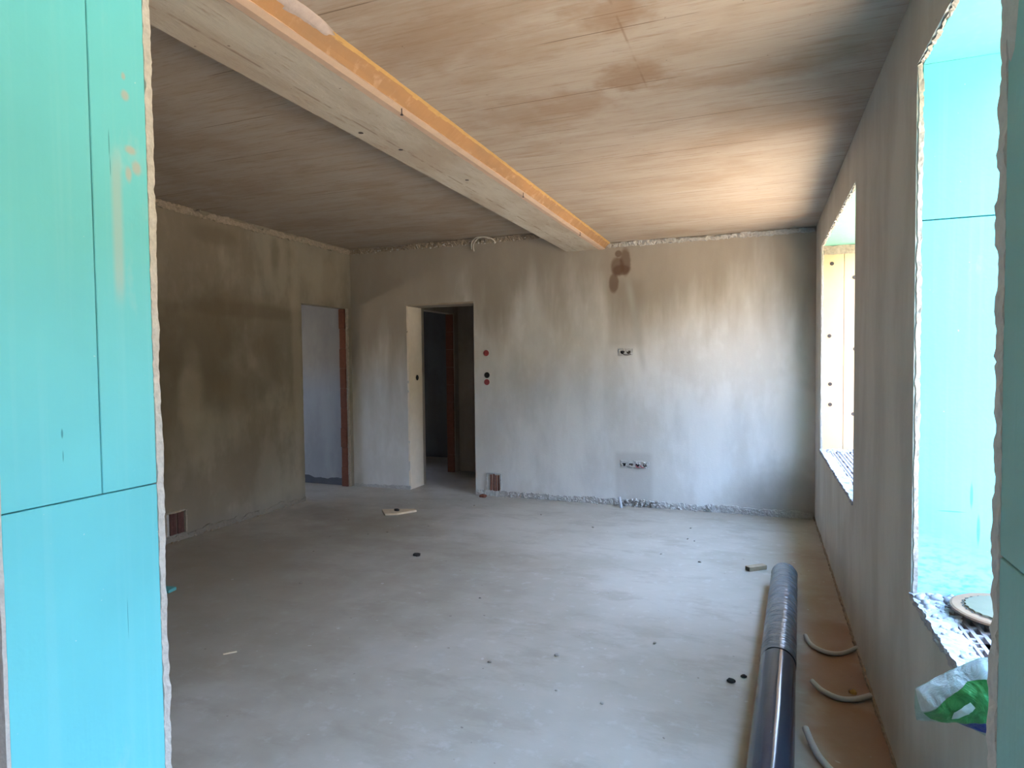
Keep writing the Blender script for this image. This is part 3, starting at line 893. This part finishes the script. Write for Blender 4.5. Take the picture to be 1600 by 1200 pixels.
def round_box(c, axis, r, lid, label, rim=M_WPL):
    root = tag(empty('socket_box', c), label, 'socket box')
    s = -1 if axis == 'Y' else 1
    bm = bmesh.new()
    lathe(bm, [(r * 1.22, 0.0), (r * 1.25, s * 0.003), (r * 1.03, s * 0.0045), (r * 1.0, -s * 0.004), (r * 0.9, -s * 0.004)], c, axis, 24)
    obj('rim', bm, rim, root)
    bm = bmesh.new()
    if lid is M_BLACK:
        lathe(bm, [(r * 0.99, s * 0.0052), (r * 0.97, s * 0.0056)], c, axis, 24)
    else:
        lathe(bm, [(r * 1.0, s * 0.0046), (r * 0.97, s * 0.009), (r * 0.45, s * 0.009), (r * 0.42, s * 0.006), (r * 0.3, s * 0.006)], c, axis, 24)
    obj('lid', bm, lid, root)
    if lid is M_RED:
        for q in (-1, 1):
            bm = bmesh.new()
            d = Vector((q * r * 0.68, s * 0.009, q * r * 0.1)) if axis == 'Y' else Vector((s * 0.009, q * r * 0.68, 0))
            lathe(bm, [(r * 0.13, 0.0), (r * 0.12, s * 0.002)], Vector(c) + d, axis, 10)
            obj('screw', bm, M_NAIL, root)
    return root


round_box((-3.372, D, 1.622), 'Y', 0.034, M_RED, 'round red lidded box right of the back doorway, highest of the three there')
round_box((-3.366, D, 1.372), 'Y', 0.034, M_BLACK, 'open round black box right of the back doorway, directly above a red one')
round_box((-3.368, D, 1.293), 'Y', 0.034, M_RED, 'round red lidded box right of the back doorway, just beneath the black hole')
round_box((DX0 + 0.004, 6.765, 1.339), 'X', 0.034, M_BLACK, 'black round hole box in the pale left reveal of the back doorway', M_REVEAL)


def gang(c, n, label, tilt=0):
    """n round boxes side by side set in white gypsum, half choked with plaster"""
    root = tag(empty('socket_cluster', c), label, 'socket box')
    wd = 0.071
    bm = rough_bar((c[0] - n * wd / 2 - 0.006, D - 0.005, c[2] - 0.038), (c[0] + n * wd / 2 + 0.006, D - 0.005, c[2] - 0.038), (0, 1, 0), (0, 0, 1), 0.008, 0.076, 0.012, 0.007, n * 7, 1, 5, 26, 0.12)
    obj('gypsum', bm, M_GYP, root)
    for k in range(n):
        x = c[0] + (k - (n - 1) / 2) * wd
        bm = bmesh.new()
        lathe(bm, [(0.034, -0.007), (0.034, -0.0105), (0.029, -0.0105), (0.028, -0.006)], (x, D, c[2]), 'Y', 20)
        obj('ring', bm, M_GYP, root)
        bm = bmesh.new()
        q = random.Random(k * 5 + n)
        lathe(bm, [(0.021, -0.0088), (0.020, -0.0112)], (x + q.uniform(-0.006, 0.006), D, c[2] - 0.004), 'Y', 20)
        for v in bm.verts:
            if v.co.z > c[2] + 0.008:
                v.co.z = c[2] + 0.008
        obj('hole', bm, M_BLACK if k % 2 == 0 else M_PLUG, root)
        for w_ in range(4):
            bm = bmesh.new()
            add_pebble(bm, (x + q.uniform(-0.03, 0.03), D - 0.011, c[2] + q.uniform(-0.026, 0.028)), q.uniform(0.008, 0.015), q, 0.7)
            obj('plaster_lump', bm, M_GYP, root, True)
    if n > 2:
        for q in (0.3, 1.25):
            obj('wire', tube([(c[0] + q * 0.05, D - 0.01, c[2] - 0.01), (c[0] + q * 0.05 + 0.012, D - 0.028, c[2] - 0.022), (c[0] + q * 0.05 + 0.035, D - 0.014, c[2] - 0.03)], 0.0045, 6), M_RED, root, True)
    else:
        obj('wire', tube([(c[0] - 0.03, D - 0.01, c[2]), (c[0] - 0.01, D - 0.035, c[2] - 0.03), (c[0] + 0.03, D - 0.035, c[2] - 0.034), (c[0] + 0.06, D - 0.012, c[2] - 0.028)], 0.004, 6), M_PLUG, root, True)
    return root


gang((-1.79, D, 1.614), 2, 'pair of open socket boxes at eye height below the rusty wall stain')
gang((-1.70, D, 0.440), 4, 'low row of open socket boxes half choked with white gypsum, red wire showing')

# ------------------------------------------------------------------ film roll on the floor
def roll_mat():
    m = Mat('blue_black_film')
    n = m.noise(60, 4, (0.6, 3.0, 0.6))
    c = m.mix(n, (0.010, 0.022, 0.042), (0.022, 0.040, 0.066))
    sc = m.noise(24, 2, (3.0, 0.7, 2.0), (2, 5, 1))
    c = m.mix(m.op('MULTIPLY', m.ss(sc, 0.73, 0.77), 0.5), c, (0.35, 0.40, 0.5))
    r = m.ss(n, 0.3, 0.7, 0.10, 0.2)
    return m.done(c, r, m.noise(18, 3, (0.4, 2.5, 0.4)), 0.06, 0.003, 0.7)


def wrap_mat():
    m = Mat('clear_wrap')
    n = m.noise(22, 5, (0.7, 4.0, 0.7), (1, 1, 1), 0.65)
    c = m.mix(m.ss(n, 0.35, 0.7), (0.06, 0.085, 0.11), (0.20, 0.235, 0.265))
    return m.done(c, m.ss(n, 0.35, 0.65, 0.10, 0.22), n, 0.22, 0.010, 1.0)


M_ROLL, M_WRAP = roll_mat(), wrap_mat()
RA, RB, RR = Vector((-0.325, 4.56, 0.081)), Vector((-0.478, 1.55, 0.081)), 0.080
roll = tag(empty('film_roll', (RA.x / 2 + RB.x / 2, 3.05, 0)), 'long dark blue roll of film partly wrapped in clear plastic on the floor', 'roll')


def roll_skin(t0, t1, r, amp, nseg, seed, capend):
    d = (RB - RA).normalized()
    a = d.cross(Vector((0, 0, 1))).normalized()
    b = d.cross(a)
    bm = bmesh.new()
    rows = []
    for k in range(nseg + 1):
        p = RA.lerp(RB, t0 + (t1 - t0) * k / nseg)
        row = []
        for j in range(40):
            an = 2 * math.pi * j / 40
            q = a * math.cos(an) + b * math.sin(an)
            s = noise.noise(Vector((an * 1.3, k * 0.9, seed))) * amp + noise.noise(Vector((an * 0.5 + k * 0.35, k * 0.5, seed + 3))) * amp
            row.append(bm.verts.new(p + q * (r + s)))
        rows.append(row)
    for k in range(nseg):
        for j in range(40):
            bm.faces.new((rows[k][j], rows[k][(j + 1) % 40], rows[k + 1][(j + 1) % 40], rows[k + 1][j]))
    if capend:
        for row, sg in ((rows[0], -1), (rows[-1], 1)):
            cc = sum((v.co for v in row), Vector()) / 40
            inner = [bm.verts.new(cc + (v.co - cc) * 0.45) for v in row]
            deep = [bm.verts.new(v.co - d * sg * 0.05) for v in inner]
            for j in range(40):
                bm.faces.new((row[j], row[(j + 1) % 40], inner[(j + 1) % 40], inner[j]))
                bm.faces.new((inner[j], inner[(j + 1) % 40], deep[(j + 1) % 40], deep[j]))
            bm.faces.new(deep)
    return bm


obj('film', roll_skin(0, 1, RR - 0.002, 0.0006, 60, 1, True), M_ROLL, roll, True)
obj('clear_wrap', roll_skin(-0.003, 0.45, RR, 0.0026, 170, 5, False), M_WRAP, roll, True)

# ------------------------------------------------------------------ conduits out of the right wall's foot
M_COND = simple('grey_white_conduit', (0.52, 0.51, 0.50), 0.55, 0.1, 60)


def conduit(pts, r, label):
    root = tag(empty('conduit', (pts[-1][0], pts[-1][1], 0)), label, 'conduit')
    obj('pipe', tube(pts, r, 12, True, 0, 0.05), M_COND, root, True)
    bm = bmesh.new()
    p0, p1 = Vector(pts[0]), Vector(pts[1])
    d = (p0 - p1).normalized()
    res = bmesh.ops.create_circle(bm, cap_ends=True, radius=r * 0.72, segments=12, matrix=Matrix.Translation(p0 + d * 0.0012) @ d.to_track_quat('Z', 'Y').to_matrix().to_4x4())
    obj('mouth', bm, M_PLUG, root)
    return root


conduit([(-0.245, 3.735, 0.022), (-0.225, 3.655, 0.014), (-0.187, 3.599, 0.0125), (-0.13, 3.574, 0.0125), (-0.068, 3.604, 0.0125), (-0.004, 3.673, 0.02)], 0.0105, 'pale grey conduit curving from the right wall foot, farthest from the film roll middle, behind another')
conduit([(-0.249, 3.195, 0.03), (-0.209, 3.142, 0.018), (-0.147, 3.106, 0.0125), (-0.083, 3.119, 0.0125), (-0.012, 3.165, 0.02)], 0.0115, 'pale grey conduit from the right wall foot with an ochre crumb lying on it')
conduit([(-0.303, 2.735, 0.05), (-0.281, 2.654, 0.03), (-0.253, 2.589, 0.016), (-0.2, 2.51, 0.0125), (-0.1, 2.46, 0.0125), (-0.008, 2.47, 0.02)], 0.0125, 'whitest, nearest conduit beside the dark film roll, cut off by the lower picture edge')
for o, lb in zip([x for x in C.objects if x.name.startswith('conduit')], (
        'pale grey thin conduit bent on the floor, farthest up the right wall foot of three',)):
    o['label'] = lb

# ------------------------------------------------------------------ small things on the floor
M_WOOD = simple('weathered_wood', (0.40, 0.32, 0.22), 0.85, 0.25, 30)
M_WOODP = simple('pale_pine', (0.62, 0.50, 0.34), 0.8, 0.15, 25)
M_WEND = simple('dark_wood_end', (0.13, 0.105, 0.08), 0.9, 0.2, 40)
M_DIRT = simple('black_clod', (0.03, 0.025, 0.022), 0.9, 0.3, 60)
M_OCHRE = simple('ochre_crumb', (0.50, 0.27, 0.08), 0.9, 0.2, 60)


def oriented(a, b, wd, h, z0=0.0):
    """box lying on the floor from a to b"""
    a, b = Vector((a[0], a[1], 0)), Vector((b[0], b[1], 0))
    d = (b - a).normalized()
    s = Vector((-d.y, d.x, 0)) * wd
    bm = bmesh.new()
    vs = [bm.verts.new(p + Vector((0, 0, z))) for z in (z0, z0 + h) for p in (a, b, b + s, a + s)]
    for f in ((3, 2, 1, 0), (4, 5, 6, 7), (0, 1, 5, 4), (1, 2, 6, 5), (2, 3, 7, 6), (3, 0, 4, 7)):
        bm.faces.new([vs[i] for i in f])
    return bm, d, s


t = tag(empty('wood_block', (-0.5, 4.86, 0)), 'short weathered wooden block on the floor just beyond the film roll', 'block')
bm, d, s = oriented((-0.545, 4.80), (-0.43, 4.895), 0.05, 0.032)
bmesh.ops.bevel(bm, geom=bm.edges[:], offset=0.003, segments=1, affect='EDGES')
obj('block', bm, M_WOOD, t)
e = 0.0012
a1 = Vector((-0.545, 4.80, 0)) - d * e
for p, q in ((a1, a1 + s), (Vector((-0.43, 4.895, 0)) + d * e, Vector((-0.43, 4.895, 0)) + d * e + s)):
    bm = bmesh.new()
    k = (q - p).normalized() * 0.004
    vs = [bm.verts.new(x) for x in (p + k + Vector((0, 0, 0.004)), q - k + Vector((0, 0, 0.004)), q - k + Vector((0, 0, 0.028)), p + k + Vector((0, 0, 0.028)))]
    f = bm.faces.new(vs)
    r = bmesh.ops.extrude_face_region(bm, geom=[f])
    for v in [g for g in r['geom'] if isinstance(g, bmesh.types.BMVert)]:
        v.co += (d if p != a1 else -d) * 0.0015
    obj('end_grain', bm, M_WEND, t)

# flat pale board with a dark clod on it
bm = bmesh.new()
pl = [(-4.10, 5.53), (-3.965, 5.375), (-3.86, 5.432), (-3.745, 5.615), (-3.80, 5.655), (-3.95, 5.60)]
lo = [bm.verts.new((x, y, 0.001)) for x, y in pl]
hi = [bm.verts.new((x, y, 0.019)) for x, y in pl]
bm.faces.new(lo[::-1])
bm.faces.new(hi)
for i in range(len(pl)):
    j = (i + 1) % len(pl)
    bm.faces.new((lo[i], lo[j], hi[j], hi[i]))
o = obj('wood_offcut', bm, M_WOODP)
tag(o, 'flat pale broken piece of board lying in front of the back doorway', 'board')


def clod(c, r, label, m=M_DIRT, cat='clod', flat=0.6, n=1, group=None, name='dirt_clod'):
    bm = bmesh.new()
    rr = random.Random(int(abs(c[0] * 997 + c[1] * 613)))
    res = bmesh.ops.create_icosphere(bm, subdivisions=2, radius=1)
    for v in bm.verts:
        v.co *= 1 + 0.35 * noise.noise(v.co * 1.7 + Vector(c) * 5)
        v.co = Vector((v.co.x * r, v.co.y * r * 0.75, max(v.co.z, -0.5) * r * flat + 0.5 * r * flat)) + Vector(c)
    o = obj(name, bm, m, None, False)
    return tag(o, label, cat, group)


clod((-3.92, 5.52, 0.019), 0.03, 'small black clod on top of the flat pale board piece', flat=0.5)
clod((-3.00, 4.33, 0.0), 0.032, 'black clod alone on the bare mid floor, nearer than the pale board', flat=0.5)
clod((-0.60, 3.115, 0.0), 0.020, 'larger black crumb left of the film roll, lower of a close pair')
clod((-0.545, 3.185, 0.0), 0.015, 'smaller black crumb left of the film roll, upper of a close pair')
clod((-0.085, 3.15, 0.022), 0.016, 'ochre yellow crumb resting on a conduit by the right wall', M_OCHRE, 'crumb', 0.8, name='ochre_crumb')
clod((-3.385, 6.475, 0.0), 0.045, 'reddish brick shard at the wall foot right of the back doorway', M_BRICK, 'shard', 0.55, name='brick_shard')

# turquoise offcut peeking out behind the left reveal
M_XPSO = simple('turquoise_offcut', (0.10, 0.36, 0.37), 0.65, 0.08, 20)
bm, d, s = oriented((-4.40, 3.00), (-4.15, 3.045), 0.075, 0.022)
bmesh.ops.bevel(bm, geom=bm.edges[:], offset=0.003, segments=1, affect='EDGES')
tag(obj('foam_offcut', bm, M_XPSO), 'small turquoise foam offcut on the floor beside the left foam-lined reveal', 'offcut')
# splinter
bm, d, s = oriented((-3.10, 2.49), (-3.055, 2.54), 0.007, 0.006, 0.0)
tag(obj('wood_splinter', bm, M_WOODP), 'thin pale wooden splinter on the dark left floor', 'splinter')
# steel stub at the back wall foot
t = tag(empty('pipe_stub', (-1.82, 6.47, 0)), 'short grey pipe stub standing at the foot of the back wall', 'pipe')
obj('pipe', tube([(-1.815, 6.46, 0.0), (-1.83, 6.475, 0.05), (-1.845, 6.50, 0.10)], 0.016, 12), simple('grey_pipe', (0.42, 0.43, 0.46), 0.4, 0.1, 40), t, True)
obj('mouth', tube([(-1.845, 6.50, 0.0985), (-1.8458, 6.5012, 0.1025)], 0.012, 12), M_BLACK, t)

# mortar crumbs lying about
rnd = random.Random(21)
spots = [(-3.848, 4.143), (-3.442, 3.503), (-3.6, 4.84), (-1.063, 5.861), (-0.991, 5.456), (-1.127, 2.715), (-1.452, 3.084), (-2.157, 3.677), (-3.35, 5.15), (-3.72, 4.72),
         (-4.0, 4.55), (-1.9, 5.6), (-1.2, 5.0), (-1.05, 5.5), (-2.5, 5.9), (-3.3, 6.05), (-3.55, 6.25), (-0.9, 4.9), (-1.75, 2.9), (-1.35, 2.75), (-1.0, 3.4), (-4.2, 5.1)]
src = None
M_CRUMB = simple('mortar_crumb', (0.30, 0.27, 0.23), 0.95, 0.3, 60)
for i, (x, y) in enumerate(spots):
    if src is None:
        bm = bmesh.new()
        add_pebble(bm, (0, 0, 0.006), 0.011, rnd, 0.6)
        src = obj('mortar_crumb', bm, M_CRUMB)
        o = src
    else:
        o = src.copy()
        C.objects.link(o)
    o.location = (x, y, 0.0)
    o.rotation_euler = (0, 0, rnd.uniform(0, 6.3))
    k = rnd.uniform(0.55, 1.15)
    o.scale = (k, k, k)
    tag(o, 'tiny grey-brown mortar crumb scattered on the bare screed floor', 'crumb', 'crumbs on the floor')

# ------------------------------------------------------------------ round plate on the near sill
M_TAN = simple('tan_plate', (0.30, 0.17, 0.10), 0.5, 0.3, 12)
M_OLIVE = simple('olive_plate', (0.19, 0.17, 0.115), 0.5, 0.15, 14)
PC = Vector((0.222, 2.265, SILL + 0.028))
plate = tag(empty('round_plate', PC), 'round tan plate with a scalloped olive inner disc on the near window sill', 'plate')
bm = bmesh.new()
lathe(bm, [(0.144, -0.004), (0.152, 0.0), (0.152, 0.006), (0.146, 0.009), (0.12, 0.008)], PC, 'Z', 48)
obj('rim', bm, M_TAN, plate)
bm = bmesh.new()
N = 96
lo, hi = [], []
for k in range(N):
    a = 2 * math.pi * k / N
    r = 0.118 - 0.006 * abs(math.sin(a * 14))
    lo.append(bm.verts.new(PC + Vector((r * math.cos(a), r * math.sin(a), 0.0075))))
    hi.append(bm.verts.new(PC + Vector((r * 0.985 * math.cos(a), r * 0.985 * math.sin(a), 0.013))))
for k in range(N):
    bm.faces.new((lo[k], lo[(k + 1) % N], hi[(k + 1) % N], hi[k]))
bm.faces.new(hi)
bm.faces.new(lo[::-1])
obj('inner_disc', bm, M_OLIVE, plate)
bm = bmesh.new()
for k in range(28):
    a = 2 * math.pi * (k + 0.5) / 28
    b = a + 2 * math.pi / 28
    pts = []
    for j in range(5):
        an = a + (b - a) * j / 4
        r = 0.1245 - 0.006 * abs(math.sin(an * 14))
        pts.append(PC + Vector((r * math.cos(an), r * math.sin(an), 0.0092)))
    for j in range(4):
        p, q = pts[j], pts[j + 1]
        rd = lambda v: (v - PC).normalized() * 0.004
        vs = [bm.verts.new(v) for v in (p, q, q - rd(q), p - rd(p))]
        bm.faces.new(vs)
obj('scallop_line', bm, M_PLUG, plate)
bm = bmesh.new()
lathe(bm, [(0.032, 0.012), (0.032, 0.016), (0.018, 0.016), (0.017, 0.013)], PC, 'Z', 24)
obj('hub', bm, M_WPL, plate)
# mortar chunk that carries its near side
clod((0.20, 2.13, SILL), 0.028, 'pale mortar lump propping up the round plate on the near sill', M_WHITE, 'lump', 1.0, name='mortar_lump')

# ------------------------------------------------------------------ plastic bag on the near sill, hanging over its edge
def film_mat(name, col, rough=0.3, trans=0.35, wr=22):
    m = Mat(name)
    n = m.noise(wr, 4, (1, 1, 1), (1, 2, 3), 0.6, 1.2)
    c = m.mix(m.ss(n, 0.3, 0.7), tuple(x * 0.8 for x in col), tuple(min(1, x * 1.15) for x in col))
    mt = m.done(c, rough, n, 0.6, 0.01, 0.5)
    m.b.inputs['Subsurface Weight'].default_value = 0.0
    m.b.inputs['Transmission Weight'].default_value = trans * 0.5
    return mt


M_BAGW = film_mat('white_bag_film', (0.62, 0.68, 0.70), 0.3, 0.3)
M_BAGG = film_mat('green_bag_film', (0.055, 0.30, 0.085), 0.3, 0.1)
M_BAGB = film_mat('blue_bag_film', (0.03, 0.06, 0.30), 0.3, 0.1)
M_BAGL = film_mat('pale_green_film', (0.36, 0.50, 0.42), 0.3, 0.3)
bag = tag(empty('plastic_bag', (-0.03, 1.52, SILL)), 'crumpled white and green plastic bag overhanging the near window sill', 'bag')
BY = 1.47    # plane of its near side
OUT = [(-0.166, 0.829), (-0.135, 0.853), (-0.102, 0.880), (-0.055, 0.912), (0.0, 0.928), (0.06, 0.915), (0.10, 0.87), (0.105, 0.80), (0.08, 0.752), (0.02, 0.745),
       (-0.04, 0.752), (-0.076, 0.768), (-0.095, 0.771), (-0.130, 0.766), (-0.163, 0.761), (-0.167, 0.79)]


def inside(p, poly):
    c = False
    j = len(poly) - 1
    for i in range(len(poly)):
        if (poly[i][1] > p[1]) != (poly[j][1] > p[1]) and p[0] < (poly[j][0] - poly[i][0]) * (p[1] - poly[i][1]) / (poly[j][1] - poly[i][1]) + poly[i][0]:
            c = not c
        j = i
    return c


def edge_dist(p, poly):
    best = 9
    P = Vector(p)
    for i in range(len(poly)):
        a, b = Vector(poly[i]), Vector(poly[(i + 1) % len(poly)])
        t = max(0, min(1, (P - a).dot(b - a) / max(1e-9, (b - a).length_squared)))
        best = min(best, (P - a - (b - a) * t).length)
    return best


def bulge(x, z):
    d = edge_dist((x, z), OUT)
    cr = 0.006 * noise.noise(Vector((x * 45, z * 45, 1.0))) + 0.004 * abs(noise.noise(Vector((x * 70 + z * 60, z * 30, 4.0))))
    return (1 - math.exp(-d / 0.022)) * 0.055 + cr * min(1, d / 0.01)


def bag_panel(name, poly, lift, m, side=-1, keep=None):
    """film panel over the bag's swollen shape, outline poly in (x, z)"""
    bm = bmesh.new()
    vs = [bm.verts.new((x, 0, z)) for x, z in poly]
    bm.faces.new(vs)
    bmesh.ops.triangulate(bm, faces=bm.faces[:])
    for _ in range(4):
        bmesh.ops.subdivide_edges(bm, edges=[e for e in bm.edges if e.calc_length() > 0.009], cuts=1, use_grid_fill=False)
        bmesh.ops.triangulate(bm, faces=bm.faces[:])
    for v in bm.verts:
        v.co.y = BY + 0.062 + side * (bulge(v.co.x, v.co.z) + lift)
    return obj(name, bm, m, bag, True)


bag_panel('back_film', OUT, 0.0, M_BAGW, 1)
bag_panel('base_film', OUT, 0.0, M_BAGL, -1)
bag_panel('white_film', [(-0.166, 0.829), (-0.135, 0.853), (-0.102, 0.880), (-0.055, 0.912), (0.0, 0.928), (0.05, 0.915), (0.03, 0.893), (-0.055, 0.886), (-0.082, 0.873),
                         (-0.118, 0.836), (-0.145, 0.806), (-0.158, 0.792), (-0.163, 0.81)], 0.0025, M_BAGW)
bag_panel('green_film', [(-0.055, 0.886), (0.03, 0.893), (0.07, 0.86), (0.08, 0.80), (-0.01, 0.79), (-0.054, 0.805), (-0.098, 0.783), (-0.135, 0.784), (-0.156, 0.792), (-0.142, 0.808),
                         (-0.118, 0.836), (-0.082, 0.873)], 0.0035, M_BAGG)
bag_panel('blue_film', [(-0.098, 0.783), (-0.054, 0.805), (-0.01, 0.79), (0.03, 0.785), (0.02, 0.772), (-0.04, 0.778), (-0.076, 0.774)], 0.004, M_BAGB)
bag_panel('label', [(-0.112, 0.800), (-0.110, 0.817), (-0.082, 0.842), (-0.074, 0.833), (-0.085, 0.818), (-0.100, 0.803)], 0.007, simple('grey_label', (0.50, 0.55, 0.50), 0.5, 0.1, 40))

# ================================================================== outside
def ground_mat():
    m = Mat('bare_sandy_ground')
    n = m.noise(0.5, 6)
    f = m.noise(6, 5)
    c = m.mix(m.ss(n, 0.3, 0.7), (0.50, 0.37, 0.24), (0.58, 0.45, 0.31))
    c = m.mix(m.op('MULTIPLY', m.ss(f, 0.5, 0.7), 0.4), c, (0.40, 0.29, 0.18))
    return m.done(c, 0.95, f, 0.6, 0.05, 0.2)


struct(obj('ground', boxes(((-60, -60, -0.6), (60, 60, -0.35))), ground_mat()))
# unseen veranda added to cut front light, open only through its right-side window
struct(obj('floor_added_veranda', boxes(((-4.2, -3.2, -0.35), (WT, YO, -0.02))), M_FLOOR))
struct(obj('ceiling_added_veranda', boxes(((-4.2, -3.2, 2.76), (WT, YO, 2.96))), M_CEIL2))
struct(obj('wall_added_veranda_left', boxes(((-4.2, -3.2, -0.02), (-4.08, YO, 2.76))), M_FRONT))
struct(obj('wall_added_veranda_rear', boxes(((-4.08, -3.2, -0.02), (WT, -3.08, 2.76))), M_FRONT))
struct(obj('wall_added_veranda_right', wall_with_holes([(-1.35, 0.45)], 0.25, WT, -3.08, YO, -0.02, 2.76, SILL, HEAD), M_FRONT))
# unseen bank added beyond the right windows to block low sky, bounce warm light
M_SKYBLOCK = simple('sky_block_brown', (0.17, 0.135, 0.075), 0.95, 0.5, 3, 0.1, 0.1)
struct(obj('ground_sky_block', rough_bar((7.5, -30, -0.5), (7.5, 34, -0.5), (1, 0, 0), (0, 0, 1), 6.0, 5.0, 0.8, 0.5, 3, 5, 5, 0.5), M_SKYBLOCK))
